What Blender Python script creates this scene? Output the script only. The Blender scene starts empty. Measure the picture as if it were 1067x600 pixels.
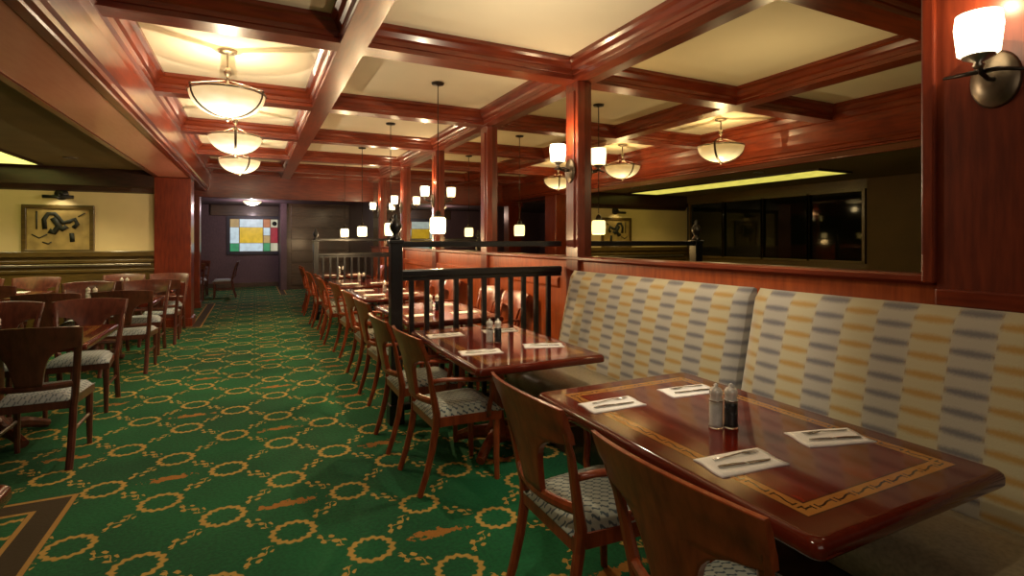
import bpy, bmesh, math, random
from mathutils import Vector, Matrix
random.seed(7)
C = bpy.context.scene.collection
PI = math.pi

# ------------------------------------------------------------------ helpers
class MB:
    """collects shapes of ONE part into one mesh"""
    def __init__(self): self.bm = bmesh.new()
    def box(self, x0, x1, y0, y1, z0, z1, bev=0, seg=2):
        r = bmesh.ops.create_cube(self.bm, size=1)
        vs = r['verts']
        for v in vs:
            v.co = Vector(((x0+x1)/2+v.co.x*(x1-x0), (y0+y1)/2+v.co.y*(y1-y0), (z0+z1)/2+v.co.z*(z1-z0)))
        if bev:
            es = list({e for v in vs for e in v.link_edges})
            bmesh.ops.bevel(self.bm, geom=es, offset=bev, segments=seg, profile=.5, affect='EDGES')
        return self
    def lathe(self, prof, c=(0, 0, 0), n=24, caps=True, M=None):
        rings = []
        for r, z in prof:
            ring = []
            for k in range(n):
                a = 2*PI*k/n
                p = Vector((r*math.cos(a), r*math.sin(a), z))
                if M: p = M @ p
                ring.append(self.bm.verts.new(p+Vector(c)))
            rings.append(ring)
        for a, b in zip(rings, rings[1:]):
            for k in range(n):
                f = self.bm.faces.new((a[k], a[(k+1) % n], b[(k+1) % n], b[k])); f.smooth = True
        if caps:
            self.bm.faces.new(list(reversed(rings[0]))); self.bm.faces.new(rings[-1])
        return self
    def sweep(self, pts, rad, n=8, up=(0, 0, 1), square=False):
        """tube along pts; rad = list of (side, up) half sizes or one pair"""
        pts = [Vector(p) for p in pts]
        if not isinstance(rad, list): rad = [rad]*len(pts)
        rings = []
        for i, p in enumerate(pts):
            t = (pts[min(i+1, len(pts)-1)]-pts[max(i-1, 0)]).normalized()
            u = Vector(up)
            if abs(t.dot(u)) > .98: u = Vector((1, 0, 0)) if abs(t.x) < .9 else Vector((0, 1, 0))
            s = t.cross(u).normalized(); w = s.cross(t).normalized()
            ring = []
            for k in range(n):
                a = 2*PI*(k+.5)/n
                ca, sa = math.cos(a), math.sin(a)
                if square:
                    m = max(abs(ca), abs(sa)); ca, sa = ca/m*.97, sa/m*.97
                ring.append(self.bm.verts.new(p+s*(ca*rad[i][0])+w*(sa*rad[i][1])))
            rings.append(ring)
        for a, b in zip(rings, rings[1:]):
            for k in range(n):
                f = self.bm.faces.new((a[k], a[(k+1) % n], b[(k+1) % n], b[k])); f.smooth = not square
        self.bm.faces.new(list(reversed(rings[0]))); self.bm.faces.new(rings[-1])
        return self
    def prism(self, prof, axis, a, b):
        """prof: list of 2-D points; axis 'x' -> prof=(y,z), 'y' -> prof=(x,z), 'z' -> (x,y)"""
        def P(p, t):
            if axis == 'x': return (t, p[0], p[1])
            if axis == 'y': return (p[0], t, p[1])
            return (p[0], p[1], t)
        A = [self.bm.verts.new(P(p, a)) for p in prof]; B = [self.bm.verts.new(P(p, b)) for p in prof]
        n = len(prof)
        for k in range(n): self.bm.faces.new((A[k], A[(k+1) % n], B[(k+1) % n], B[k]))
        self.bm.faces.new(list(reversed(A))); self.bm.faces.new(B)
        return self
    def slab(self, front, back):
        """closed sheet from two same-size point grids"""
        F = [[self.bm.verts.new(p) for p in r] for r in front]; B = [[self.bm.verts.new(p) for p in r] for r in back]
        R, Q = len(F), len(F[0])
        for i in range(R-1):
            for j in range(Q-1):
                f = self.bm.faces.new((F[i][j], F[i][j+1], F[i+1][j+1], F[i+1][j])); f.smooth = True
                f = self.bm.faces.new((B[i][j], B[i+1][j], B[i+1][j+1], B[i][j+1])); f.smooth = True
        for i in range(R-1):
            self.bm.faces.new((F[i][0], F[i+1][0], B[i+1][0], B[i][0]))
            self.bm.faces.new((F[i][-1], B[i][-1], B[i+1][-1], F[i+1][-1]))
        for j in range(Q-1):
            self.bm.faces.new((F[0][j], B[0][j], B[0][j+1], F[0][j+1]))
            self.bm.faces.new((F[-1][j], F[-1][j+1], B[-1][j+1], B[-1][j]))
        return self
    def build(self, name, mat, parent=None, loc=None):
        bmesh.ops.recalc_face_normals(self.bm, faces=self.bm.faces)
        me = bpy.data.meshes.new(name); self.bm.to_mesh(me); self.bm.free()
        o = bpy.data.objects.new(name, me); me.materials.append(mat); C.objects.link(o)
        if parent: o.parent = parent
        if loc: o.location = loc
        return o

def tag(o, label, cat, group=None):
    o['label'] = label; o['category'] = cat
    if group: o['group'] = group
    return o
def thing(name, label, cat, loc=(0, 0, 0), rz=0, group=None):
    o = bpy.data.objects.new(name, None); C.objects.link(o)
    o.location = loc; o.rotation_euler = (0, 0, rz); o.empty_display_size = .1
    return tag(o, label, cat, group)
def struct(name, mb, mat, parent=None):
    o = mb.build(name, mat, parent)
    if not parent: o['kind'] = 'structure'
    return o
def dup(root, loc, rz, label, group=None):
    r = root.copy(); C.objects.link(r); r.location = loc; r.rotation_euler = (0, 0, rz); r['label'] = label
    if group: r['group'] = group
    for ch in list(root.children):
        c = ch.copy(); C.objects.link(c); c.parent = r
        for g in list(ch.children):
            d = g.copy(); C.objects.link(d); d.parent = c
    return r

# ------------------------------------------------------------------ materials
def new_mat(name):
    m = bpy.data.materials.new(name); m.use_nodes = True
    nt = m.node_tree; b = nt.nodes['Principled BSDF']
    return m, nt, b
class E:
    """small expression builder for math nodes"""
    nt = None
    def __init__(self, s): self.s = s
    @staticmethod
    def op(o, *a):
        n = E.nt.nodes.new('ShaderNodeMath'); n.operation = o
        for i, x in enumerate(a):
            if isinstance(x, E): E.nt.links.new(x.s, n.inputs[i])
            else: n.inputs[i].default_value = x
        return E(n.outputs[0])
    def __add__(s, o): return E.op('ADD', s, o)
    def __radd__(s, o): return E.op('ADD', o, s)
    def __sub__(s, o): return E.op('SUBTRACT', s, o)
    def __rsub__(s, o): return E.op('SUBTRACT', o, s)
    def __mul__(s, o): return E.op('MULTIPLY', s, o)
    def __rmul__(s, o): return E.op('MULTIPLY', o, s)
    def __truediv__(s, o): return E.op('DIVIDE', s, o)
    def abs(s): return E.op('ABSOLUTE', s)
    def sin(s): return E.op('SINE', s)
    def cos(s): return E.op('COSINE', s)
    def floor(s): return E.op('FLOOR', s)
    def round(s): return E.op('ROUND', s)
    def lt(s, o): return E.op('LESS_THAN', s, o)
    def gt(s, o): return E.op('GREATER_THAN', s, o)
    def min(s, o): return E.op('MINIMUM', s, o)
    def max(s, o): return E.op('MAXIMUM', s, o)
    def sqrt(s): return E.op('SQRT', s)
    def mod2(s): return E.op('FLOORED_MODULO', s, 2.0)
    def fr(s): return s - s.round()
    def step(s, a, b):
        n = E.nt.nodes.new('ShaderNodeMapRange'); n.interpolation_type = 'SMOOTHSTEP'
        E.nt.links.new(s.s, n.inputs[0]); n.inputs[1].default_value = a; n.inputs[2].default_value = b
        return E(n.outputs[0])
def coords(nt, kind='Object'):
    E.nt = nt
    tc = nt.nodes.new('ShaderNodeTexCoord'); sx = nt.nodes.new('ShaderNodeSeparateXYZ')
    nt.links.new(tc.outputs[kind], sx.inputs[0])
    return E(sx.outputs[0]), E(sx.outputs[1]), E(sx.outputs[2]), tc
def noise(nt, tc, scale, detail=3, vec=None, kind='Object'):
    n = nt.nodes.new('ShaderNodeTexNoise'); n.inputs['Scale'].default_value = scale; n.inputs['Detail'].default_value = detail
    if vec:
        mp = nt.nodes.new('ShaderNodeMapping'); mp.inputs['Scale'].default_value = vec
        nt.links.new(tc.outputs[kind], mp.inputs[0]); nt.links.new(mp.outputs[0], n.inputs[0])
    else: nt.links.new(tc.outputs[kind], n.inputs[0])
    return E(n.outputs[0])
def col(nt, c):
    n = nt.nodes.new('ShaderNodeRGB'); n.outputs[0].default_value = (*c, 1); return n.outputs[0]
def mix(nt, a, b, f):
    n = nt.nodes.new('ShaderNodeMix'); n.data_type = 'RGBA'
    for s, i in ((a, 6), (b, 7)):
        if isinstance(s, tuple): n.inputs[i].default_value = (*s, 1)
        else: nt.links.new(s, n.inputs[i])
    if isinstance(f, E): nt.links.new(f.s, n.inputs[0])
    else: n.inputs[0].default_value = f
    return n.outputs[2]
def bump(nt, b, h, strength=.2, dist=.01):
    n = nt.nodes.new('ShaderNodeBump'); n.inputs['Strength'].default_value = strength; n.inputs['Distance'].default_value = dist
    nt.links.new(h.s, n.inputs['Height']); nt.links.new(n.outputs[0], b.inputs['Normal'])

def wood(name, c1, c2, rough=.3, grain=(1, 1, 8), coat=.4, kind='Object'):
    m, nt, b = new_mat(name); x, y, z, tc = coords(nt, kind)
    g = noise(nt, tc, 4, 5, tuple(9/k for k in grain), kind); g2 = noise(nt, tc, 1.7, 2, None, kind)
    f = (g*.75+g2*.45).step(.35, .8)
    nt.links.new(mix(nt, c1, c2, f), b.inputs['Base Color'])
    b.inputs['Roughness'].default_value = rough
    b.inputs['Coat Weight'].default_value = coat; b.inputs['Coat Roughness'].default_value = .15
    return m
def plain(name, c, rough=.5, metal=0, emit=None, es=0, coat=0, nscale=30, namt=.12):
    m, nt, b = new_mat(name); x, y, z, tc = coords(nt)
    n = noise(nt, tc, nscale, 3)
    nt.links.new(mix(nt, c, tuple(k*(1-namt*2) for k in c), n.step(.3, .75)), b.inputs['Base Color'])
    b.inputs['Roughness'].default_value = rough; b.inputs['Metallic'].default_value = metal; b.inputs['Coat Weight'].default_value = coat
    if emit:
        b.inputs['Emission Color'].default_value = (*emit, 1); b.inputs['Emission Strength'].default_value = es
    return m

BEAMC = ((.105, .014, .006), (.215, .034, .011))
M = {}
M['beam_x'] = wood('mahogany_beam_across', *BEAMC, .28, (8, 1, 1))
M['beam_y'] = wood('mahogany_beam_along', *BEAMC, .28, (1, 8, 1))
M['beam_z'] = wood('mahogany_upright', *BEAMC, .28, (1, 1, 8))
M['pillar'] = wood('deep_mahogany', (.10, .015, .006), (.20, .034, .012), .35, (1, 1, 8), 0)
M['soffit'] = wood('mahogany_soffit_painted_sheen', (.85, .29, .21), (.92, .38, .28), .3, (1, 8, 1))  # mahogany with the pink sheen of bounced light put into its colour
M['wains'] = wood('red_wainscot', (.24, .04, .008), (.44, .09, .018), .32, (1, 1, 8))
M['chair'] = wood('cherry_chair_wood', (.17, .028, .009), (.36, .072, .020), .3, (1, 1, 6), .2)
M['chair_l'] = wood('plum_chair_wood', (.07, .018, .014), (.15, .042, .026), .3, (1, 1, 6))
M['dark'] = wood('dark_stained_wood', (.020, .008, .005), (.05, .018, .010), .35, (6, 1, 1))
M['olive'] = wood('olive_wainscot', (.06, .036, .008), (.12, .075, .018), .35, (6, 1, 1))
M['plum'] = wood('plum_wall', (.10, .06, .072), (.15, .09, .105), .6, (1, 1, 3), 0)
M['panel'] = wood('brown_board_wall', (.05, .026, .014), (.11, .06, .03), .4, (8, 1, 1), .2)
M['rail'] = plain('black_painted_rail', (.006, .007, .010), .32, coat=.3)
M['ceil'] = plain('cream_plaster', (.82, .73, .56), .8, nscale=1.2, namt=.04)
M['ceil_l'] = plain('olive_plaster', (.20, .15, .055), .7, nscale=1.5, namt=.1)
M['cream'] = plain('cream_wall_paint', (.74, .60, .32), .7, nscale=2, namt=.05)
M['brownwall'] = plain('brown_wall', (.10, .055, .015), .7, nscale=2, namt=.1)
M['metal'] = plain('bronze_metal', (.05, .04, .032), .35, .8)
M['bronze'] = plain('light_bronze', (.20, .15, .10), .35, .8)
M['strap'] = plain('brown_strap', (.10, .065, .04), .4, .4)
M['nickel'] = plain('satin_nickel', (.45, .40, .33), .3, .9)
M['steel'] = plain('polished_steel', (.6, .58, .55), .2, 1)
M['napkin'] = plain('white_linen', (.92, .90, .86), .8, nscale=200, namt=.04)
M['leather'] = plain('olive_leather', (.32, .26, .16), .33, coat=.15, nscale=60, namt=.15)
M['cap'] = plain('frosted_clear_cap', (.75, .72, .66), .18, .25)
M['salt'] = plain('white_salt', (.85, .84, .82), .6)
M['pepper'] = plain('black_peppercorns', (.012, .012, .016), .6, nscale=400)
M['lead'] = plain('dark_blue_frame', (.03, .03, .06), .4)
M['black'] = plain('black_metal', (.01, .01, .01), .4)

def glass(name, c=(1, 1, 1), rough=.02):
    m, nt, b = new_mat(name)
    b.inputs['Base Color'].default_value = (*c, 1); b.inputs['Roughness'].default_value = rough
    b.inputs['Transmission Weight'].default_value = 1; b.inputs['IOR'].default_value = 1.45
    return m
M['clear'] = glass('clear_acrylic')
def night_glass():
    m, nt, b = new_mat('night_window_glass'); x, y, z, tc = coords(nt)
    b.inputs['Base Color'].default_value = (.004, .005, .004, 1); b.inputs['Roughness'].default_value = .04
    return m
M['night'] = night_glass()
def mirror():
    m, nt, b = new_mat('mirror_silver'); x, y, z, tc = coords(nt)
    n = noise(nt, tc, .8, 2)
    nt.links.new(mix(nt, (.56, .50, .34), (.52, .47, .32), n), b.inputs['Base Color'])
    b.inputs['Metallic'].default_value = 1; b.inputs['Roughness'].default_value = 0
    return m
M['mirror'] = mirror()
def glow(name, c, s, marble=0, c2=None):
    m, nt, b = new_mat(name); x, y, z, tc = coords(nt)
    n = noise(nt, tc, 7, 4)
    cc = mix(nt, c, c2 or tuple(k*(1-marble) for k in c), n.step(.35, .7))
    nt.links.new(cc, b.inputs['Emission Color']); b.inputs['Emission Strength'].default_value = s
    b.inputs['Base Color'].default_value = (.8, .75, .6, 1); b.inputs['Roughness'].default_value = .3
    return m
M['bowl'] = glow('alabaster_glass_glow', (1, .84, .55), 1.55, 0, (1, .74, .40))
def bowl_mat():
    m, nt, b = new_mat('alabaster_bowl_glow'); x, y, z, tc = coords(nt)
    n = noise(nt, tc, 6, 4)
    f = ((-.36-z)/.22+(n-.5)*.5).step(.1, .8)
    nt.links.new(mix(nt, (1, .70, .34), (1, .86, .58), f), b.inputs['Emission Color'])
    nt.links.new((.68+f*.75).s, b.inputs['Emission Strength'])
    b.inputs['Base Color'].default_value = (.5, .42, .28, 1); b.inputs['Roughness'].default_value = .3
    return m
M['bowl_deep'] = bowl_mat()
M['shade'] = glow('frosted_shade_glow', (1, .80, .42), 3.6)
M['shade_n'] = glow('frosted_sconce_glow', (1, .86, .56), 4.5)
M['trough'] = glow('yellow_diffuser_glow', (.85, .80, .20), 1.6, 0, (.55, .55, .12))

def carpet():
    m, nt, b = new_mat('green_wreath_carpet'); x, y, z, tc = coords(nt)
    nz = noise(nt, tc, 55, 3); nb = noise(nt, tc, 18, 4); nl = noise(nt, tc, 1.1, 2)
    s = .65
    p = (x+y)/s - 4.70; q = (x-y)/s + 5.154
    k = s/math.sqrt(2)
    fp, fq = p.fr()*k, q.fr()*k
    ang = E.op('ARCTAN2', fp, fq)
    r = (fp*fp+fq*fq).sqrt() + (ang*14.0).sin()*.006 + (nz-.5)*.022
    ring = 1.0 - ((r-.096).abs()).step(.009, .018)
    hp, hq = (p-.5).fr()*k, (q-.5).fr()*k
    def sprig(a, c):
        el = ((a/.095)*(a/.095)+(c/.042)*(c/.042)).lt(1.0)
        stem = ((c-(a*58.0).sin()*.016).abs() + (nz-.5)*.02).lt(.0035)
        leaf = ((a*72.0).sin()*((c*110.0).cos()) + (nb-.5)*2.0 + (nz-.5)*.8).gt(.40)
        return el*stem.max(leaf)
    sp = sprig(hp, fq).max(sprig(hq, fp))
    ep, eq = ((p-.5)/2.0).fr()*2*k, ((q-.5)/2.0).fr()*2*k
    bx, by = (ep+eq)*.7071, (ep-eq)*.7071
    bl = (((bx/.19)*(bx/.19)+(by/.055)*(by/.055)).sqrt() + (nb-.5)*2.6+(nz-.5)*1.2).lt(.62)
    # borders
    dA = (-.91 - x).min(3.86 - y); dB = ((-.80 - x).min(y - 10.3)).min(14.0 - y); dC = (x-.62).min(y-15.4)
    d = dA.max(dB).max(dC)
    line = ((d-.015).abs().lt(.013)).max((d-.165).abs().lt(.013)); band = d.gt(.0)*d.lt(.18)
    base = mix(nt, (.002, .066, .022), (.004, .135, .040), (nz*.5+nl*.6).step(.35, .75))
    gold = mix(nt, (.42, .25, .045), (.56, .37, .09), nz)
    c = mix(nt, base, gold, ring.max(sp))
    c = mix(nt, c, mix(nt, (.34, .11, .012), (.40, .20, .03), nz), bl)
    c = mix(nt, c, (.045, .030, .010), band)
    c = mix(nt, c, (.42, .24, .06), line)
    nt.links.new(c, b.inputs['Base Color']); b.inputs['Roughness'].default_value = .95
    bump(nt, b, nz, .25, .01)
    return m
M['carpet'] = carpet()

def bench_fabric():
    m, nt, b = new_mat('woven_dash_fabric'); x, y, z, tc = coords(nt)
    nz = noise(nt, tc, 140, 2)
    u = y/.140; ci = u.floor(); fu = u-ci-.5; odd = ci.mod2(); grey_f = 1.0-((u*PI).sin()+(nz-.5)*.5).step(-.3, .3)
    v = z/.072 + odd*.5; fv = v.fr()
    lens = 1.0 - ((fv.abs()+ (fu*fu)*.30) + (nz-.5)*.16).step(.02, .34)
    grey = mix(nt, (.40, .37, .31), (.15, .145, .155), lens)
    yel = mix(nt, (.46, .41, .26), (.40, .24, .06), lens)
    nt.links.new(mix(nt, yel, grey, grey_f), b.inputs['Base Color'])
    b.inputs['Roughness'].default_value = .75
    b.inputs['Sheen Weight'].default_value = .2
    bump(nt, b, nz, .15, .004)
    return m
M['fabric'] = bench_fabric()
def seat_fabric(name, light, darkc):
    m, nt, b = new_mat(name); x, y, z, tc = coords(nt)
    nz = noise(nt, tc, 120, 2)
    u = y/.026; ci = u.floor(); fu = (u-ci-.5)
    ph = x/.038 + ci.mod2()*.5
    w = (fu - (ph*6.283).sin()*.22).abs() + (nz-.5)*.2
    dash = 1.0 - w.step(.10, .24)
    gap = ((ph).fr().abs()).gt(.10)
    nt.links.new(mix(nt, light, darkc, dash*gap), b.inputs['Base Color'])
    b.inputs['Roughness'].default_value = .8
    bump(nt, b, nz, .2, .004)
    return m
M['seat'] = seat_fabric('sage_zigzag_seat_fabric', (.44, .47, .40), (.08, .11, .13))
M['seat_l'] = seat_fabric('blue_zigzag_seat_fabric', (.42, .47, .50), (.16, .20, .24))

def table_mat(name, hx, hy):
    m, nt, b = new_mat(name); x, y, z, tc = coords(nt)
    g = noise(nt, tc, 3, 5, (6, 1.2, 3)); g2 = noise(nt, tc, 2, 2)
    dx, dy = hx - x.abs(), hy - y.abs()
    d = dx.min(dy)
    along = E.op('ADD', (dx.lt(dy))*y, (1.0-dx.lt(dy))*x)
    inlay = d.gt(.095)*d.lt(.150)
    fa = (along/.085).fr()
    wv = d-.1225-(fa*6.283).sin()*.005
    chain = (wv.abs().lt(.0032)*fa.abs().lt(.36)).max(((d-.1225).abs().lt(.011))*((fa.abs()-.40).abs().lt(.035)))
    edge = ((d-.095).abs().lt(.0025)).max((d-.150).abs().lt(.0025))
    inner = mix(nt, (.085, .006, .003), (.19, .018, .006), (g*.7+g2*.4).step(.35, .75))
    outer = mix(nt, (.06, .006, .003), (.13, .018, .007), g)
    gold = mix(nt, (.30, .115, .022), (.42, .19, .045), g)
    c = mix(nt, outer, inner, d.gt(.122)); c = mix(nt, c, gold, inlay)
    c = mix(nt, c, (.03, .010, .004), (chain*inlay).max(edge))
    nt.links.new(c, b.inputs['Base Color']); b.inputs['Roughness'].default_value = .12
    b.inputs['Coat Weight'].default_value = .5; b.inputs['Coat Roughness'].default_value = .05; b.inputs['Specular IOR Level'].default_value = .3
    return m

# ------------------------------------------------------------------ setting
XW = 2.65          # mirror plane
ZC, ZS = 3.05, 2.88  # coffer ceiling, beam soffit
struct('floor', MB().box(-5.1, 2.8, -2.1, 18.7, -.08, 0), M['carpet'])
struct('ceiling', MB().box(-1.2, 2.8, -2.1, 13.4, ZC, ZC+.08), M['ceil'])
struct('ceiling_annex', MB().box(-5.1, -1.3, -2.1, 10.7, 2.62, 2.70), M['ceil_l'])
struct('ceiling_back', MB().box(-5.1, 2.8, 13.3, 18.7, 2.55, 2.63), M['plum'])

def beam_prof(c, soff=ZS, top=ZC, hw=.095):
    h = [(hw, soff), (hw, soff+.035), (hw+.012, soff+.04), (hw+.012, soff+.075), (hw+.03, soff+.09), (hw+.05, soff+.125), (hw+.075, soff+.14), (hw+.075, top)]
    return [(c+a, z) for a, z in h] + [(c-a, z) for a, z in reversed(h)]
nT = [0]
def trim(mb, mat):
    nT[0] += 1
    return struct('trim_%d' % nT[0], mb, mat)
XB = .65
BY = [-.05, 2.0, 4.03, 6.06, 8.09, 10.12, 11.9]
trim(MB().prism(beam_prof(XB), 'y', -2, 13.2), M['beam_y'])
for yb in BY:
    trim(MB().prism(beam_prof(yb), 'x', -.95, XB-.09), M['beam_x'])
    trim(MB().prism(beam_prof(yb), 'x', XB+.09, 2.52), M['beam_x'])
# half beam over the mirrors
h = [(XW, ZS), (XW-.13, ZS), (XW-.13, ZS+.035), (XW-.145, ZS+.04), (XW-.145, ZS+.075), (XW-.165, ZS+.09), (XW-.185, ZS+.125), (XW-.21, ZS+.14), (XW-.21, ZC), (XW, ZC)]
trim(MB().prism(h, 'y', -2, 13.2), M['beam_y'])
# deep left beam with moulded face
XL = -.93
h = [(XL+.17, ZC), (XL+.17, ZC-.03), (XL+.14, ZC-.045), (XL+.11, ZC-.09), (XL+.085, ZC-.10), (XL+.085, ZC-.16), (XL+.06, ZC-.175), (XL+.05, ZC-.25),
     (XL+.05, 2.60), (XL+.03, 2.585), (XL+.03, 2.55), (XL, 2.54), (XL, 2.52), (XL-.06, 2.52), (XL-.06, 2.535), (XL-.51, 2.535), (XL-.51, 2.52), (XL-.57, 2.52), (XL-.57, ZC)]
trim(MB().prism(h, 'y', -2, 13.25), M['beam_y'])
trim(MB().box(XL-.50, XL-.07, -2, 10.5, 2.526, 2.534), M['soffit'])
# end header
trim(MB().box(-1.5, 2.65, 13.2, 13.4, 2.40, 3.05), M['beam_x'])
trim(MB().box(-.85, 2.6, 13.12, 13.2, 2.93, 3.05, .01), M['beam_x'])
trim(MB().box(-1.5, 2.65, 13.17, 13.2, 2.40, 2.45, .008), M['beam_x'])

# right wall: wood panelling, ledge, posts
struct('wall_right', MB().box(XW+.005, XW+.15, -2.1, 18.7, 0, 3.1), M['dark'])
struct('wall_right_wainscot', MB().box(2.60, XW+.005, 1.2, 13.2, 0, 1.29), M['wains'])
trim(MB().prism([(XW, 1.28), (2.575, 1.28), (2.56, 1.295), (2.56, 1.315), (2.575, 1.325), (XW, 1.325)], 'y', 1.22, 13.2), M['beam_y'])
trim(MB().prism([(2.60, 1.02), (2.585, 1.02), (2.575, 1.04), (2.575, 1.10), (2.59, 1.12), (2.60, 1.12)], 'y', 4.3, 13.2), M['wains'])
trim(MB().box(2.585, 2.60, 4.3, 13.2, 0, .14, .005), M['wains'])
struct('wall_right_pillar', MB().box(2.555, XW+.005, -2.0, 1.20, 0, ZS), M['pillar'])
trim(MB().box(2.535, 2.60, 1.20, 1.25, 1.29, ZS, .008), M['beam_z'])
trim(MB().box(2.548, 2.56, .90, .915, 1.27, ZS, .003), M['beam_z'])
trim(MB().box(2.535, 2.56, -2, 1.2, 1.20, 1.27, .008), M['beam_y'])
PY = [4.03, 6.06, 8.09, 10.12, 12.15]
for yp in PY:
    trim(MB().box(2.565, XW, yp-.10, yp+.10, 0, ZS, .008).box(2.55, 2.57, yp-.055, yp+.055, 1.4, 2.8, .006), M['beam_z'])
edges = [1.25]+[v for yp in PY for v in (yp-.10, yp+.10)]+[13.2]
names = ['large dark mirror panel above the striped banquette', 'mirror panel behind the first black railing', 'mirror panel two posts beyond the striped banquette',
         'mirror panel three posts beyond the striped banquette', 'narrow looking mirror panel by the second railing', 'farthest mirror panel beside the end header']
for i in range(6):
    a, bb = edges[2*i], edges[2*i+1]
    tag(MB().box(XW-.012, XW, a, bb, 1.325, ZS).build('wall_mirror', M['mirror']), names[i], 'mirror', 'mirror panels between the wood posts')

# left dining area
struct('wall_left', MB().box(-5.15, -5.0, -2.1, 5.95, 0, 2.7), M['brownwall'])
struct('wall_left_sill', MB().box(-5.15, -5.0, 5.95, 10.6, 0, 1.02), M['olive'])
struct('wall_left_head', MB().box(-5.15, -5.0, 5.95, 10.6, 2.44, 2.7), M['olive'])
ny = [6.0, 7.1, 8.2, 9.3, 10.4]
for i in range(4):
    fr = MB()
    a, bb = ny[i], ny[i+1]
    fr.box(-5.06, -4.97, a-.03, a+.03, 1.02, 2.44, .006).box(-5.06, -4.97, bb-.03, bb+.03, 1.02, 2.44, .006)
    fr.box(-5.06, -4.97, a, bb, 1.02, 1.07, .006).box(-5.06, -4.97, a, bb, 2.39, 2.44, .006)
    w = struct('window_%d' % (i+1), fr, M['olive'])
    MB().box(-5.04, -5.03, a+.02, bb-.02, 1.05, 2.41).build('pane', M['night'], w)
struct('wall_picture', MB().box(-5.1, -1.5, 10.6, 10.75, 1.28, 2.36), M['cream'])
struct('wall_picture_head', MB().box(-5.1, -1.5, 10.5, 10.75, 2.34, 2.64), M['dark'])
trim(MB().prism([(10.6, 2.24), (10.56, 2.26), (10.52, 2.32), (10.5, 2.34), (10.6, 2.36)], 'x', -5, -1.5), M['dark'])
ws = MB().box(-5.1, -1.5, 10.55, 10.75, 0, 1.28).box(-5.1, -1.5, 10.51, 10.56, 1.20, 1.29, .01).box(-5.1, -1.5, 10.53, 10.56, 1.10, 1.15, .008).box(-5.1, -1.5, 10.53, 10.56, .95, 1.0, .008)
struct('wall_picture_wainscot', ws, M['olive'])
trim(MB().box(-4.9, -1.55, 10.515, 10.532, 1.045, 1.085, .006), M['nickel'])
struct('column_near', MB().box(-1.5, -.97, 10.5, 11.0, 0, 2.52, .01).box(-1.52, -.95, 10.48, 11.02, 0, .14, .01), M['beam_z'])
struct('column_far', MB().box(-1.45, -1.06, 13.2, 13.5, 0, 2.42, .01).box(-1.47, -1.04, 13.18, 13.52, 0, .14, .01), M['beam_z'])
struct('wall_annex_end', MB().box(-5.1, -1.5, 10.75, 10.85, 0, 2.6), M['plum'])
# end room
struct('wall_end', MB().box(-5.1, 2.8, 18.5, 18.7, 0, 2.6), M['plum'])
trim(MB().box(-1.2, .82, 18.40, 18.5, 2.22, 2.55, .01), M['panel'])
struct('wall_back_left', MB().box(-5.15, -5.0, 10.7, 18.7, 0, 2.6), M['plum'])
bw = MB().box(.85, 2.75, 17.0, 17.12, 0, 2.56)
for k in range(7): bw.box(.98, 2.65, 16.975, 17.01, .12+k*.345, .12+k*.345+.30, .01)
struct('wall_board', bw, M['panel'])
struct('wall_board_side', MB().box(.70, .86, 16.95, 18.5, 0, 2.56), M['plum'])
struct('wall_front', MB().box(-5.1, 2.8, -2.2, -2.1, 0, 3.1), M['brownwall'])
struct('baseboard_end', MB().box(-5.0, .7, 18.46, 18.5, 0, .14, .005), M['panel'])

# stained glass in the end wall
win = thing('stained_glass_panel', 'lit multicoloured stained glass panel on the far end wall', 'stained glass', (0, 18.46, 1.62))
fr = MB()
gx = [-.67, -.42, .17, .41, .67]
fr.box(-.76, .76, -.03, .03, .52, .60).box(-.76, .76, -.03, .03, -.60, -.52).box(-.76, -.68, -.03, .03, -.52, .52).box(.68, .76, -.03, .03, -.52, .52)
fr.build('frame', M['lead'], win)
def gl(n, c, s=1.0):
    m = glow(n, c, s*.75, .25); m.node_tree.nodes['Principled BSDF'].inputs['Base Color'].default_value = tuple(k*.25 for k in c)+(1,)
    return m
G = {'w': gl('white_glass', (.62, .78, .85), .9), 'y': gl('amber_glass', (.80, .52, .03), .9), 'g': gl('green_glass', (.05, .36, .16), .8), 'r': gl('red_glass', (.42, .03, .05), .8),
     'o': gl('orange_glass', (.62, .22, .08), .8), 't': gl('tan_glass', (.55, .38, .16), .8), 'c': gl('cream_glass', (.68, .64, .45), .8)}
panes = [(-.67, -.43, .25, .5, 't'), (-.67, -.43, -.25, .24, 'w'), (-.67, -.43, -.5, -.26, 'g'), (-.41, .24, .25, .5, 'w'), (-.41, .24, -.24, .24, 'y'), (-.41, .24, -.5, -.25, 'w'),
         (.26, .45, .25, .5, 'o'), (.26, .45, 0, .24, 'w'), (.26, .45, -.24, -.01, 't'), (.26, .45, -.5, -.25, 'g'), (.47, .67, .25, .5, 'c'), (.47, .67, -.24, .24, 'r'), (.47, .67, -.5, -.25, 'c')]
for a, bb, z0, z1, k in panes:
    p = MB().box(a, bb, -.012, .0, z0, z1).build('glass_piece', G[k], win)
    if k == 'c' and z0 > 0:
        MB().lathe([(.0, 0), (.07, 0), (.07, .006), (0, .006)], n=16, M=Matrix.Rotation(PI/2, 4, 'X'), c=(.58, -.014, .37), caps=False).build('dark_roundel', M['black'], p)

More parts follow.
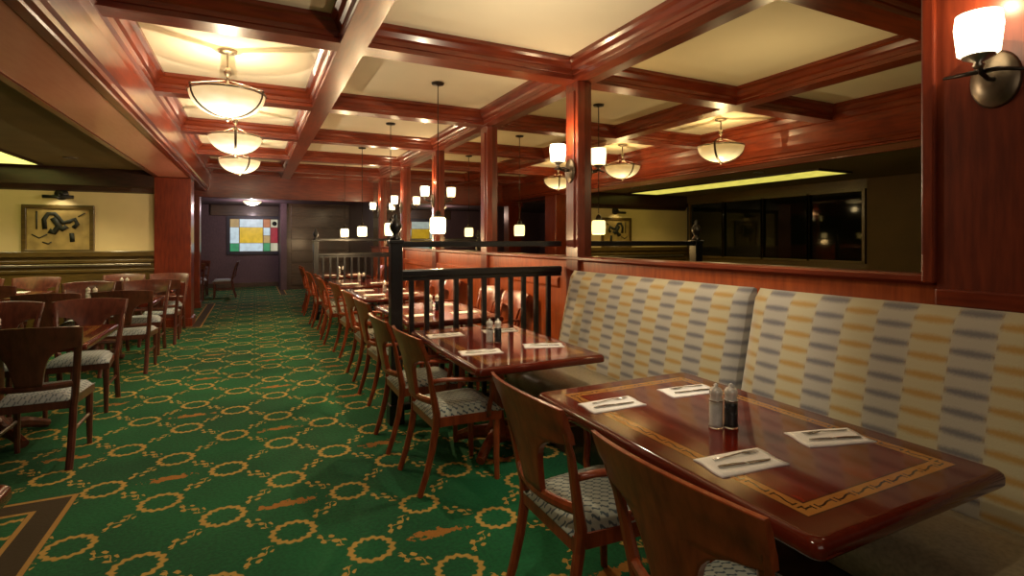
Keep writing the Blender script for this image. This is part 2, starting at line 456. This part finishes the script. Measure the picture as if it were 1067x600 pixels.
# framed picture + picture light
pic = thing('framed_picture', 'framed tan picture of dark tack shapes on the cream wall', 'picture', (-2.76, 10.6, 1.64))
MB().box(-.45, .45, -.05, 0, .32, .38, .008).box(-.45, .45, -.05, 0, -.38, -.32, .008).box(-.45, -.39, -.05, 0, -.33, .33, .008).box(.39, .45, -.05, 0, -.33, .33, .008).build('frame', M['olive'], pic)
MB().box(-.40, .40, -.02, -.005, -.33, .33).build('canvas', plain('tan_canvas', (.42, .30, .10), .7, nscale=6, namt=.2), pic)
art = MB()
def rib(pts, r): art.sweep([(a, -.026, c) for a, c in pts], (r, .006), n=6, up=(0, 1, 0))
rib([(-.17, .0), (-.18, .15), (-.13, .24), (-.05, .24), (.0, .17), (.05, .10), (.13, .12), (.20, .16), (.23, .08), (.18, .02)], .035)
rib([(-.07, .18), (.0, .05), (-.06, -.05), (-.12, -.02)], .05)
rib([(-.02, .06), (.05, .0), (.10, .05)], .045)
rib([(.16, -.06), (.17, -.2)], .035)
rib([(-.27, .28), (-.27, .0)], .011); rib([(-.33, -.08), (-.24, -.14), (-.14, -.08)], .010); rib([(-.20, -.2), (-.13, -.23), (-.09, -.2)], .010); rib([(.24, .2), (.33, .26)], .009)
art.build('painted_shapes', plain('ink_black', (.016, .018, .012), .6), pic)
pl = thing('picture_light', 'small black picture light on the cream wall above the framed picture', 'picture light', (-2.73, 10.6, 2.12))
MB().lathe([(.0, 0), (.09, 0), (.09, .02), (0, .02)], n=20, M=Matrix.Rotation(PI/2, 4, 'X'), c=(0, 0, .07), caps=False).build('wall_plate', M['black'], pl)
MB().sweep([(0, -.02, .07), (0, -.10, .09), (0, -.16, .04)], (.012, .012)).build('arm', M['black'], pl)
MB().sweep([(-.19, -.17, .02), (.19, -.17, .02)], (.028, .028)).build('shade', M['black'], pl)

# recessed yellow trough in the low ceiling
tr = thing('ceiling_light', 'long yellow recessed light strip in the low dark ceiling', 'ceiling light', (-3.3, 7.85, 2.62))
MB().box(-.44, .44, -2.4, -2.34, -.03, 0).box(-.44, .44, 2.34, 2.4, -.03, 0).box(-.44, -.40, -2.34, 2.34, -.03, 0).box(.40, .44, -2.34, 2.34, -.03, 0).build('frame', M['dark'], tr)
MB().box(-.40, .40, -2.34, 2.34, -.028, -.015).build('diffuser', M['trough'], tr)

# ------------------------------------------------------------------ lamps
WARM = (1, .82, .56)
def light(name, kind, loc, energy, color=WARM, size=.08, rot=None, spot=None, blend=.6, sx=None):
    l = bpy.data.lights.new(name, kind); l.energy = energy; l.color = color
    if kind == 'AREA':
        l.size = size
        if sx: l.shape = 'RECTANGLE'; l.size_y = sx
    else: l.shadow_soft_size = 0 if kind == 'POINT' else size
    if spot: l.spot_size = spot; l.spot_blend = blend
    o = bpy.data.objects.new(name, l); C.objects.link(o); o.location = loc
    if rot: o.rotation_euler = rot
    return o
def make_bowl(loc, drop, label, turn):
    t = thing('bowl_chandelier', label, 'ceiling lamp', loc, 0, 'glass bowl ceiling lamps over the aisle')
    MB().lathe([(.001, 0), (.075, 0), (.07, -.02), (.03, -.032), (.001, -.034)], n=24, caps=False).build('canopy', M['nickel'], t)
    MB().lathe([(.008, -.03), (.008, -drop+.28), (.022, -drop+.27), (.028, -drop+.24), (.018, -drop+.21), (.008, -drop+.2), (.008, -drop+.15), (.02, -drop+.14)], n=12).build('stem', M['nickel'], t)
    prof = [(.001, -drop-.14)]+[(.285*math.sin(a), -drop+.06-.20*math.cos(a)) for a in [PI/2*k/12 for k in range(1, 13)]]
    inn = [(r*.96, z+.008) for r, z in reversed(prof)]
    MB().lathe(prof+inn, n=48, caps=False).build('glass_bowl', M['bowl_deep'], t)
    MB().lathe([(.292, -drop+.05), (.297, -drop+.06), (.292, -drop+.07), (.287, -drop+.07), (.287, -drop+.05)], n=48, caps=False).build('rim', M['nickel'], t)
    for k in range(3):
        a0 = turn+2*PI*k/3
        pts = [(math.cos(a0)*.018, math.sin(a0)*.018, -drop+.17)]
        pts += [(math.cos(a0)*.15, math.sin(a0)*.15, -drop+.13), (math.cos(a0)*.305, math.sin(a0)*.305, -drop+.08)]
        pts += [(math.cos(a0)*(.29*math.sin(b_)+.008), math.sin(a0)*(.29*math.sin(b_)+.008), -drop+.06-.208*math.cos(b_)) for b_ in [PI/2*(1-j/8)+.0 for j in range(0, 9)]]
        MB().sweep(pts, (.005, .013), n=6, up=(-math.sin(a0), math.cos(a0), 0)).build('strap', M['strap'], t)
    MB().lathe([(.001, -drop-.175), (.012, -drop-.165), (.02, -drop-.15), (.012, -drop-.14)], n=12).build('finial', M['nickel'], t)
    return t
bowl_l = ['largest glass bowl chandelier, nearest in the aisle coffers', 'middle glass bowl chandelier hanging second along the aisle', 'smallest hanging glass bowl chandelier, third along the aisle before the header']
for i, yb in enumerate((5.0, 7.05, 9.1)):
    make_bowl((-.2, yb, ZC), .42, bowl_l[i], (1.60, -1.54, -1.1)[i])
    light('bowl_glow', 'POINT', (-.2, yb, ZC-.34), 17, WARM, .10)
    light('bowl_downglow', 'POINT', (-.2, yb, ZC-.72), 24, WARM, .20)
fl = thing('flush_light', 'flush round ceiling light beyond the end header above stained glass', 'ceiling light', (-.05, 16.2, 2.55))
MB().lathe([(.001, 0), (.2, 0), (.2, -.02), (.001, -.02)], n=24, caps=False).build('ceiling_plate', M['nickel'], fl)
MB().lathe([(.001, -.13), (.1, -.12), (.18, -.08), (.23, -.03), (.23, -.02), (.001, -.02)], n=24, caps=False).build('glass_dome', M['bowl'], fl)
light('flush_glow', 'POINT', (-.05, 16.2, 2.3), 40, (.95, .74, .80), .1)

def make_pendant(loc, label):
    t = thing('pendant_lamp', label, 'pendant lamp', loc, 0, 'small pendant lamps over the mirrored tables')
    MB().lathe([(.001, 0), (.065, 0), (.06, -.018), (.001, -.025)], n=20, caps=False).build('canopy', M['metal'], t)
    MB().lathe([(.005, -.02), (.005, -1.27)], n=8).build('rod', M['metal'], t)
    MB().lathe([(.006, -1.28), (.025, -1.30), (.04, -1.34), (.04, -1.352), (.006, -1.352)], n=20).build('cap', M['metal'], t)
    MB().lathe([(.001, -1.352), (.066, -1.352), (.078, -1.365), (.081, -1.43), (.077, -1.505), (.068, -1.515), (.001, -1.515)], n=28, caps=False).build('lamp_shade', M['shade'], t)
    return t
pend = ['nearest pendant lamp with glowing white shade, over the table behind the railing', 'pendant lamp over the second table behind the railing',
        'pendant lamp over the third table behind the railing', 'farthest pendant lamp, over the table past the second railing']
for i, yb in enumerate((5.1, 7.15, 9.25, 11.2)):
    make_pendant((1.66, yb, ZC), pend[i])
    light('pendant_glow', 'POINT', (1.66, yb, ZC-1.64), 27, (1, .7, .36), .08)
    light('pendant_upglow', 'POINT', (1.66, yb, ZC-1.05), 36, WARM, .08)

def make_sconce(yp, xf, z, label, s=1.0):
    t = thing('wall_sconce', label, 'wall lamp', (xf, yp, z), 0, 'wall sconces on the wood posts')
    R = Matrix.Rotation(-PI/2, 4, 'Y')
    mb = MB().lathe([(.001, 0), (.082, 0), (.075, .012), (.03, .02), (.001, .022)], n=28, caps=False, M=R @ Matrix.Scale(1.35, 4, (1, 0, 0)), c=(0, 0, -.15))
    mb.build('wall_plate', M['bronze'], t)
    MB().sweep([(-.01, 0, -.15), (-.06, 0, -.155), (-.11, 0, -.14), (-.13, 0, -.10)], (.009, .009)).build('arm', M['metal'], t)
    MB().sweep([(-.10, -.13, -.16), (-.10, -.05, -.135), (-.10, .04, -.13), (-.09, .13, -.125)], [(.004, .006), (.009, .009), (.009, .009), (.004, .006)]).build('crossbar', M['metal'], t)
    MB().lathe([(.012, -.125), (.02, -.115), (.012, -.105), (.05, -.085), (.052, -.075), (.02, -.07)], n=20, c=(-.13, 0, 0)).build('cup', M['nickel'], t)
    MB().lathe([(.001, -.08), (.05, -.08), (.063, -.07), (.073, .03), (.068, .075), (.062, .075), (.001, -.06)], n=32, caps=False, c=(-.13, 0, 0)).build('lamp_shade', M['shade_n'], t)
    return t
make_sconce(1.005, 2.555, 2.235, 'large wall sconce on the wood pillar over the nearest banquette')
light('sconce_glow', 'POINT', (2.43, 1.005, 2.39), 4, (1, .72, .4), .06)
sc_l = ['wall sconce on the post where the first railing meets the mirrors', 'wall sconce on the third mirror post, beyond the nearest pendant', 'wall sconce on the fourth mirror post by the second railing', 'wall sconce on the farthest mirror post']
for i, yp in enumerate((4.03, 8.09, 10.12, 12.15)):
    make_sconce(yp, 2.55, 2.24, sc_l[i])
    light('sconce_glow', 'POINT', (2.42, yp, 2.40), 9, (1, .72, .4), .06)

# ------------------------------------------------------------------ railings
def railing(y, x0, x1, label, zt=1.46, zr=1.20):
    t = thing('railing', label, 'railing', ((x0+x1)/2, y, 0))
    hx = (x1-x0)/2
    MB().box(-hx-.048, -hx+.048, -.048, .048, 0, 1.46, .006).box(-hx-.06, -hx+.06, -.06, .06, 0, .16, .008).box(-hx-.058, -hx+.058, -.058, .058, 1.44, 1.47, .006).build('newel_post', M['rail'], t)
    MB().lathe([(.035, 1.46), (.05, 1.48), (.03, 1.50), (.022, 1.52), (.045, 1.555), (.05, 1.585), (.035, 1.62), (.015, 1.645), (.02, 1.66), (.001, 1.69)], n=16, c=(-hx, 0, 0)).build('finial', M['rail'], t)
    MB().box(-hx, hx, -.025, .025, zt-.05, zt, .006).build('upper_rail', M['rail'], t)
    MB().box(-hx, hx, -.04, .04, zr-.03, zr+.03, .012).box(-hx, hx, -.022, .022, zr-.06, zr-.02, .004).build('hand_rail', M['rail'], t)
    MB().box(-hx, hx, -.03, .03, .10, .15, .006).build('bottom_rail', M['rail'], t)
    n = 11
    for k in range(n):
        xx = -hx+(k+1)*(2*hx)/(n+1)
        MB().box(xx-.019, xx+.019, -.019, .019, .15, zr-.05, .003).build('baluster', M['rail'], t)
    return t
railing(4.22, 1.02, 2.56, 'black railing with slim balusters behind the second table')
railing(10.35, 1.02, 2.56, 'farther black railing with balusters across the far dining row', 1.50, 1.20)

# ------------------------------------------------------------------ banquettes
def make_bench(y0, y1, label):
    t = thing('banquette', label, 'banquette', (2.2, (y0+y1)/2, 0), 0, 'banquettes under the mirror')
    h = (y1-y0)/2
    MB().box(-.28, .34, -h, h, 0, .28, .005).build('base', M['dark'], t)
    # seat cushion with rounded front
    F, B = [], []
    prof = [(.20, .475), (.0, .485), (-.20, .48), (-.30, .465), (-.345, .43), (-.355, .38), (-.34, .31), (-.30, .285)]
    for k in range(9):
        yy = -h+.01+(2*h-.02)*k/8
        e = .012 if k in (0, 8) else 0
        F.append([Vector((a+(e if a < -.28 else 0), yy, z-e*1.5)) for a, z in prof]); B.append([Vector((max(a, -.25) if i > 3 else a, yy, .28)) for i, (a, z) in enumerate(prof)])
    MB().slab(F, B).build('seat_cushion', M['leather'], t)
    # tall woven back, gently crowned
    F, B = [], []
    nz_, ny_ = 14, 24
    for i in range(nz_+1):
        f = i/nz_; z = .44+.765*f
        rf, rb = [], []
        for j in range(ny_+1):
            g = -1+2*j/ny_
            crown = .035*math.sin(PI*min(1, f*1.02))**.6 * (1-abs(g)**8)
            rnd = .03*max(0, (f-.93)/.07)**2 + .02*max(0, (abs(g)-.96)/.04)**2
            xx = .10+.17*f - crown + rnd
            rf.append(Vector((xx, g*(h-.006), z))); rb.append(Vector((.345, g*(h-.006), z-(.0 if f < 1 else .01))))
        F.append(rf); B.append(rb)
    MB().slab(F, B).build('back_cushion', M['fabric'], t)
    return t
make_bench(.15, 2.03, 'nearest patterned banquette behind the front table')
make_bench(2.06, 3.92, 'patterned banquette ending at the black railing')

# ------------------------------------------------------------------ tables
def make_table(hx, hy, tm, label, loc, group, wood_m):
    t = thing('dining_table', label, 'table', loc, 0, group)
    # bullnose top
    e = .022
    lv = [(-.012, .700), (-.003, .703), (0, .709), (0, .730), (-.003, .740), (-.010, .747), (-.019, .7498), (-.024, .75)]
    rows = []
    mb = MB()
    for d, z in lv:
        x, y = hx+d, hy+d
        c = .03
        ring = []
        for qx, qy, a0 in ((1, -1, -PI/2), (1, 1, 0), (-1, 1, PI/2), (-1, -1, PI)):
            for k in range(7):
                a = a0+PI/2*k/6
                ring.append(mb.bm.verts.new((qx*(x-c)+c*math.cos(a), qy*(y-c)+c*math.sin(a), z)))
        rows.append(ring)
    n = len(rows[0])
    for a, b_ in zip(rows, rows[1:]):
        for k in range(n):
            f = mb.bm.faces.new((a[k], a[(k+1) % n], b_[(k+1) % n], b_[k])); f.smooth = True
    mb.bm.faces.new(list(reversed(rows[0]))); mb.bm.faces.new(rows[-1])
    mb.build('tabletop', tm, t)
    MB().lathe([(.085, .06), (.09, .12), (.06, .17), (.05, .25), (.058, .42), (.05, .58), (.075, .64), (.09, .68), (.14, .70)], n=20).build('pedestal', wood_m, t)
    for k in range(4):
        a = PI/4+k*PI/2
        MB().sweep([(math.cos(a)*.05, math.sin(a)*.05, .11), (math.cos(a)*.2, math.sin(a)*.2, .085), (math.cos(a)*.34, math.sin(a)*.34, .03)], [(.035, .05), (.032, .04), (.03, .03)], n=8, square=True).build('foot', wood_m, t)
    return t
tmR = table_mat('inlaid_table_long', .46, .70); tmL = table_mat('inlaid_table_broad', .65, .5)
TX = 1.66
T = {}
T['r1'] = make_table(.46, .70, tmR, 'large foreground table with gold inlaid border and gloss', (TX, 1.50, 0), 'tables along the mirrored wall', M['chair'])
RT = {'r2': (3.42, 'inlaid table in front of the black railing, beside the leather bench seat'), 'r3': (5.20, 'first table behind the black railing'), 'r4': (7.30, 'second table behind the black railing'),
      'r5': (9.25, 'third table behind the first railing, just before the second railing'), 'r6': (11.6, 'far table past the second black railing'), }
for k, (y, l) in RT.items(): T[k] = dup(T['r1'], (TX-(.11 if k == 'r2' else 0), y, 0), 0, l)
T['r2'].scale.x = .95
T['l1'] = make_table(.65, .5, tmL, 'nearest left table with orange inlay, beside the aisle', (-1.70, 5.10, 0), 'tables left of the aisle', M['chair_l'])
LT = {'l2': (-1.70, 7.74, 'second left table along the aisle'), 'l3': (-1.70, 9.48, 'third left table, right before the square wood column'),
      'm1': (-3.6, 6.6, 'inner left table near the dark night windows'), 'm2': (-3.2, 9.15, 'inner left table below the framed picture')}
for k, (x, y, l) in LT.items(): T[k] = dup(T['l1'], (x, y, 0), 0, l)
T['l0'] = dup(T['l1'], (-1.295, 1.58, 0), 0, 'table corner jutting in at the bottom left edge of the view')
T['b1'] = dup(T['l1'], (-1.75, 15.3, 0), 0, 'dark table in the end room by the far column')

# ------------------------------------------------------------------ chairs
def make_chair(label, arms, wm, sm, group):
    t = thing('dining_chair', label, 'chair', (0, 0, 0), 0, group)
    xb = lambda z: -.205-.21*max(0, z-.45)-.10*max(0, z-.75)*max(0, z-.75)*6
    hw = lambda z: .212+.045*(z-.45)/.46
    # rear legs running up as back posts
    for s in (-1, 1):
        zs = [0, .12, .25, .38, .46, .55, .66, .74, .80, .84]
        pts, rad = [], []
        for z in zs:
            if z < .46: x = -.205-.10*((.46-z)/.46)**1.7; y = .205
            else: x = xb(z)-(.008 if z > .75 else 0); y = hw(z)
            pts.append((x, s*y, z)); rad.append((.016+.006*(z/.46) if z < .46 else .022-.035*(z-.46), .021))
        MB().sweep(pts, [(a, b_) for b_, a in rad], n=8, up=(1, 0, 0), square=True).build('back_leg', wm, t)
        pts = [(.185, s*.20, .42), (.187, s*.20, .30), (.185, s*.20, .15), (.19, s*.20, 0)]
        MB().sweep(pts, [(.022, .022), (.021, .021), (.018, .018), (.015, .015)], n=8, up=(1, 0, 0), square=True).build('front_leg', wm, t)
    # seat frame
    mb = MB()
    mb.prism([(-.225, -.195), (.21, -.225), (.21, .225), (-.225, .195)], 'z', .375, .43)
    mb.build('seat_frame', wm, t)
    # cushion
    F, B = [], []
    n = 12
    for i in range(n+1):
        a = -1+2*i/n; rf, rb = [], []
        for j in range(n+1):
            b_ = -1+2*j/n
            x = -.005+a*.225; y = b_*(.205+.022*a)
            d = max(abs(a), abs(b_))
            z = .43+.055*(1-abs(a)**5)**.5*(1-abs(b_)**5)**.5
            rf.append(Vector((x, y, z))); rb.append(Vector((x, y, .43-.004)))
        F.append(rf); B.append(rb)
    MB().slab(F, B).build('seat', sm, t)
    # fan splat flowing into the deep top band
    F, B = [], []
    zs = [.535, .57, .61, .65, .68, .705, .725, .745, .76, .77, .778, .785, .82, .86, .90, .925, .932]
    nu = 20
    for z in zs:
        tt = min(1, (z-.535)/.25)
        f = min(1, .30+.10*tt+.14*tt**3+.46*tt**12) if z < .785 else 1.0
        rf, rb = [], []
        th = .011 if z < .92 else .007
        for j in range(nu+1):
            u = (-1+2*j/nu)*f
            y = u*(hw(z)+(.022 if z > .77 else 0))
            x = xb(z) - .055*(1-u*u) + .0
            zz = z-.018*(u*u)*(1 if z > .85 else 0)
            rf.append(Vector((x+th, y, zz))); rb.append(Vector((x-th, y, zz)))
        F.append(rf); B.append(rb)
    MB().slab(F, B).build('backrest', wm, t)
    # curved lower back rail
    pts = [(xb(.535)-.055*(1-u*u), u*hw(.535), .535) for u in [-1+2*k/10 for k in range(11)]]
    MB().sweep(pts, (.014, .020), n=8, square=True).build('back_rail', wm, t)
    if not arms:
        for s in (-1, 1): MB().sweep([(-.225, s*.2, .22), (.185, s*.2, .22)], (.009, .014), n=8, square=True).build('stretcher', wm, t)
    if arms:
        for s in (-1, 1):
            pts = [(xb(.655), s*hw(.655), .655), (-.17, s*.243, .662), (-.07, s*.257, .655), (.03, s*.262, .645), (.10, s*.262, .640), (.135, s*.258, .615), (.135, s*.250, .55), (.12, s*.238, .47), (.12, s*.226, .40)]
            MB().sweep(pts, [(.014, .014), (.019, .013), (.021, .013), (.020, .013), (.018, .014), (.014, .017), (.013, .016), (.013, .016), (.012, .014)], n=8, up=(0, 1, 0) if False else (0, 0, 1)).build('arm', wm, t)
    return t
GR, GL = 'armchairs in the row along the aisle by the mirrors', 'chairs at the tables left of the aisle'
XC = 1.23
rc = make_chair('closest wooden armchair with fan back, cut off by bottom edge', True, M['chair'], M['seat'], GR)
rc.location = (XC, 1.02, 0); rc.rotation_euler = (0, 0, .05)
rows = [(XC, 1.76, 0, 'second closest wooden armchair, at the front table corner nearest the leather bench seat'),
        (XC-.08, 3.16, .03, 'wooden armchair on the near half of the table before the black railing'),
        (XC-.10, 3.84, 0, 'wooden armchair tucked beside the black newel post, last before the railing'),
        (XC-.02, 4.98, .03, 'first aisle armchair behind the black newel post'),
        (XC+.0, 5.86, 0, 'second aisle armchair behind the newel post, at the first table past the railing'),
        (XC+.02, 7.08, .05, 'aisle armchair on the near half of the second table behind the railing'),
        (XC-.05, 8.02, 0, 'aisle armchair pulled out on the far half of the second table behind the railing'),
        (XC, 8.95, 0, 'aisle armchair on the near half of the third table behind the railing'),
        (XC-.06, 9.65, 0, 'aisle armchair just before the second railing newel'),
        (XC-.06, 11.2, 0, 'aisle armchair just past the second railing newel'),
        (XC, 11.95, 0, 'farthest aisle armchair past the second railing'),
        (2.16, 5.0, PI, 'wall side armchair facing the aisle, near half of first table behind railing'),
        (2.16, 5.65, PI, 'wall side armchair facing the aisle, far half of first table behind railing'),
        (2.16, 6.95, PI, 'wall side armchair facing the aisle, near half of second table behind railing'),
        (2.16, 7.6, PI, 'wall side armchair facing the aisle, far half of second table behind railing'),
        (2.16, 9.0, PI, 'wall side armchair facing the aisle at the third table behind railing'),
        (2.16, 11.5, PI, 'wall side armchair facing the aisle past the second railing')]
for x, y, rz, l in rows: dup(rc, (x, y, 0), rz, l)
lc = make_chair('nearest left side chair, its back to the camera at the aisle table', False, M['chair_l'], M['seat_l'], GL)
H = PI/2
lc.location = (-1.27, 4.58, 0); lc.rotation_euler = (0, 0, H)
rows = [(-1.88, 4.55, H, 'left chair beside the nearest left side chair, cut by the picture edge'),
        (-1.34, 5.74, -H+.03, 'chair facing the camera across the nearest left table, next to the aisle'),
        (-1.96, 5.74, -H, 'chair facing the camera across the nearest left table, away from the aisle'),
        (-1.26, 7.27, H-.05, 'chair with its back to the camera at the second left table, next to the aisle'),
        (-1.90, 7.22, H, 'chair with its back to the camera at the second left table, away from the aisle'),
        (-1.30, 8.22, -H, 'chair facing the camera across the second left table, next to the aisle'),
        (-1.90, 8.22, -H+.06, 'chair facing the camera across the second left table, away from the aisle'),
        (-1.21, 9.03, H, 'chair with its back to the camera at the third left table, next to the aisle'),
        (-1.83, 9.03, H, 'chair with its back to the camera at the third left table, away from the aisle'),
        (-1.25, 9.96, -H, 'chair facing the camera at the third left table, in front of the wood column'),
        (-1.86, 9.96, -H, 'chair facing the camera, third left table, beside the one before the column'),
        (-2.86, 9.68, -H, 'inner chair facing the camera right under the framed picture'),
        (-3.5, 9.68, -H, 'inner chair facing the camera beside the one under the framed picture'),
        (-2.86, 8.66, H, 'inner chair with its back to the camera at the table under the picture'),
        (-3.5, 8.66, H, 'inner chair, back to the camera, under the picture, on the window side'),
        (-3.3, 7.1, -H, 'chair facing the camera at the table near the night windows'),
        (-3.3, 6.1, H, 'chair with its back to the camera at the table near the night windows')]
for x, y, rz, l in rows: dup(lc, (x, y, 0), rz, l)
for x, y, rz, l in [(-1.32, 14.75, H, 'dark chair on the near side of the end room table'), (-1.32, 15.85, -H, 'dark chair on the far side of the end room table'), (-.72, 15.3, PI, 'dark chair on the aisle side of the end room table')]:
    dup(lc, (x, y, 0), rz, l, 'chairs in the end room')

# ------------------------------------------------------------------ table settings
def make_napkin(label, loc, rz, group):
    F, B = [], []
    nx, ny_ = 12, 6
    for i in range(nx+1):
        a = -1+2*i/nx; rf, rb = [], []
        for j in range(ny_+1):
            b_ = -1+2*j/ny_
            x = a*.135+.004*math.sin(b_*3); y = b_*.068+.004*math.sin(a*2.2)
            z = .003+.0015*math.sin(a*4+b_*2)*(abs(a)) + (.002 if b_ > .1 else 0)
            rf.append(Vector((x, y, z))); rb.append(Vector((x, y, .0)))
        F.append(rf); B.append(rb)
    o = MB().slab(F, B).build('napkin', M['napkin'])
    o.location = loc; o.rotation_euler = (0, 0, rz)
    return tag(o, label, 'napkin', group)
def make_fork(label, loc, rz):
    mb = MB()
    mb.sweep([(-.095, 0, .003), (-.03, 0, .004), (.02, 0, .007), (.045, 0, .005), (.055, 0, .004)], [(.006, .0018), (.004, .0018), (.004, .002), (.010, .0015), (.011, .0012)], n=8)
    for k in range(4):
        y = -.009+.006*k
        mb.sweep([(.053, y, .004), (.075, y, .003), (.095, y*.9, .005)], [(.0022, .0012), (.0018, .0011), (.0010, .0008)], n=6)
    o = mb.build('fork', M['steel']); o.location = loc; o.rotation_euler = (0, 0, rz)
    return tag(o, label, 'fork', 'forks on the napkins')
def make_knife(label, loc, rz):
    mb = MB().sweep([(-.105, 0, .004), (-.10, 0, .004), (-.05, 0, .005), (-.01, 0, .004), (0, 0, .004)], [(.004, .002), (.007, .0035), (.0075, .004), (.006, .0035), (.005, .0025)], n=8)
    mb.sweep([(0, 0, .004), (.01, 0, .004), (.06, .001, .004), (.09, .002, .004), (.10, .006, .004)], [(.005, .0014), (.009, .0012), (.009, .0010), (.007, .0008), (.001, .0006)], n=6)
    o = mb.build('knife', M['steel']); o.location = loc; o.rotation_euler = (0, 0, rz)
    return tag(o, label, 'knife', 'knives on the napkins')
def make_mill(kind, label, loc, group):
    t = thing(kind+'_shaker', label, 'shaker', loc, 0, group)
    MB().lathe([(.001, 0), (.026, 0), (.027, .01), (.024, .02), (.025, .05), (.0245, .098), (.022, .102), (.001, .102)], n=24, caps=False).build('body', M['clear'], t)
    MB().lathe([(.001, .006), (.021, .006), (.021, .016), (.020, .05), (.020, .09), (.001, .09)], n=20, caps=False).build('contents', M[kind], t)
    MB().lathe([(.001, .1025), (.023, .1025), (.025, .108), (.020, .115), (.024, .128), (.025, .14), (.018, .152), (.007, .157), (.009, .165), (.001, .17)], n=20, caps=False).build('cap', M['cap'], t)
    MB().lathe([(.0225, .1025), (.0262, .1025), (.0262, .107), (.0225, .107)], n=20, caps=False).build('ring', M['steel'], t)
    return t
first = {}
def shaker(kind, label, loc):
    g = 'salt and pepper shakers'
    if kind not in first: first[kind] = make_mill(kind, label, loc, g)
    else: dup(first[kind], loc, 0, label)
tn = {'r1': 'the foreground table', 'r2': 'the table before the railing', 'r3': 'the first table behind the railing', 'r4': 'the second table behind the railing', 'r5': 'the third table behind the railing', 'r6': 'the table past the second railing',
      'l1': 'the nearest left table', 'l2': 'the second left table', 'l3': 'the third left table by the column', 'm1': 'the table near the night windows', 'm2': 'the inner table under the framed picture'}
ZT = .7502
nap = {}
spots = {'aisle near': (-.245, -.29), 'aisle far': (-.255, .38), 'bench near': (.22, -.28), 'bench far': (.20, .39)}
for k in ('r1', 'r2'):
    tx, ty, _ = T[k].location
    for nm, (dx, dy) in spots.items():
        side, end = nm.split()
        w = '%s side, %s end of %s' % (side, end, tn[k])
        rz = {'aisle near': -.12, 'aisle far': -.04, 'bench near': -.30, 'bench far': -.12}[nm]
        p = Vector((tx+dx, ty+dy, ZT))
        make_napkin('white folded napkin under cutlery, '+w, p, rz, 'napkins on the tables')
        fl_ = PI if side == 'bench' else 0
        R = Matrix.Rotation(rz, 3, 'Z')
        make_fork('fork on the napkin, '+w, p+R @ Vector((.012, .036, .0055)), rz+fl_+.06)
        make_knife('knife on the napkin, '+w, p+R @ Vector((.0, -.022, .0035)), rz+fl_-.05)
    shaker('salt', 'clear salt shaker full of white salt on '+tn[k], (tx-.065, ty-.02, ZT))
    shaker('pepper', 'clear pepper shaker full of dark pepper on '+tn[k], (tx-.012, ty-.045, ZT))
for k in ('r3', 'r4', 'r5', 'r6', 'l1', 'l2', 'l3', 'm2'):
    tx, ty, _ = T[k].location
    lf = k[0] in 'lm'
    for nm, (dx, dy) in spots.items():
        if k in ('r5', 'r6') and 'far' in nm: continue
        side, end = nm.split()
        if lf:
            dx, dy = (.32 if side == 'aisle' else -.32), (-.32 if end == 'near' else .32)
            w = '%s chair, %s side of %s' % ('aisle' if side == 'aisle' else 'inner', end, tn[k])
        else: w = '%s side, %s end of %s' % ('aisle' if side == 'aisle' else 'wall', end, tn[k])
        make_napkin('white folded napkin, '+w, (tx+dx, ty+dy, ZT), H if lf else 0, 'napkins on the tables')
    shaker('salt', 'salt shaker on '+tn[k], (tx-.05, ty, ZT)); shaker('pepper', 'pepper shaker on '+tn[k], (tx+.02, ty-.02, ZT))

# ------------------------------------------------------------------ room light
# added fill spots in invented ring fixtures, above the front tables (out of frame) and over the left dining area
def fill_downlight(x, y, z, e, label, spot=2.0, color=WARM, rot=None):
    t = thing('added_fill_light', label, 'fill_downlight', (x, y, z), 0, 'added ceiling fill lights')
    MB().lathe([(.06, -.001), (.085, -.001), (.085, -.012), (.06, -.012)], n=24, caps=False).build('trim_ring', M['nickel'], t)
    light('added_fill_beam', 'SPOT', (x, y, z-.03), e, color, .06, rot, spot, .8)
fill_downlight(1.30, 1.35, ZC, 105, 'added fill light above the foreground table', .92, (1, .86, .66), (Vector((2.15, 2.5, .6))-Vector((1.30, 1.35, ZC))).to_track_quat('-Z', 'Y').to_euler())
fill_downlight(-.15, 1.0, ZC, 50, 'added fill light in the nearest aisle coffer', 2.3)
fill_downlight(-2.3, 9.3, 2.62, 105, 'added fill light in the low ceiling near the framed picture', 2.2, (1, .82, .45))
fill_downlight(-3.9, 9.3, 2.62, 60, 'added fill light in the low ceiling near the windows', 2.2, (1, .82, .45))
fill_downlight(-2.4, 6.2, 2.62, 22, 'added fill light in the low ceiling over the inner tables', 2.2, (1, .82, .5))
light('picture_light_beam', 'SPOT', (-2.73, 10.40, 2.12), 5, (1, .85, .55), .03, (math.radians(38), 0, 0), 2.0)
light('near_coffer_added_fill', 'POINT', (1.5, 2.9, 2.15), 24, WARM)  # added fill to brighten the near ceiling panel; no lamp hangs here
light('added_rear_fill', 'AREA', (.2, -1.6, 2.0), 9, (1, .85, .66), 2.2, (math.radians(80), 0, 0), sx=1.4)  # soft fill added behind the camera, without a fixture

w = bpy.data.worlds.new('night'); bpy.context.scene.world = w; w.use_nodes = True
w.node_tree.nodes['Background'].inputs[0].default_value = (.02, .018, .02, 1); w.node_tree.nodes['Background'].inputs[1].default_value = .3

# ------------------------------------------------------------------ camera
cam = bpy.data.cameras.new('camera'); co = bpy.data.objects.new('camera', cam); C.objects.link(co)
cam.sensor_width = 36; cam.lens = 36*550/1067; cam.shift_y = -50/1067; cam.clip_start = .02
co.location = (0, 0, 1.47); co.rotation_euler = (PI/2, 0, -math.atan(268.5/550))
sc = bpy.context.scene; sc.camera = co
sc.view_settings.view_transform = 'Standard'; sc.view_settings.exposure = .2
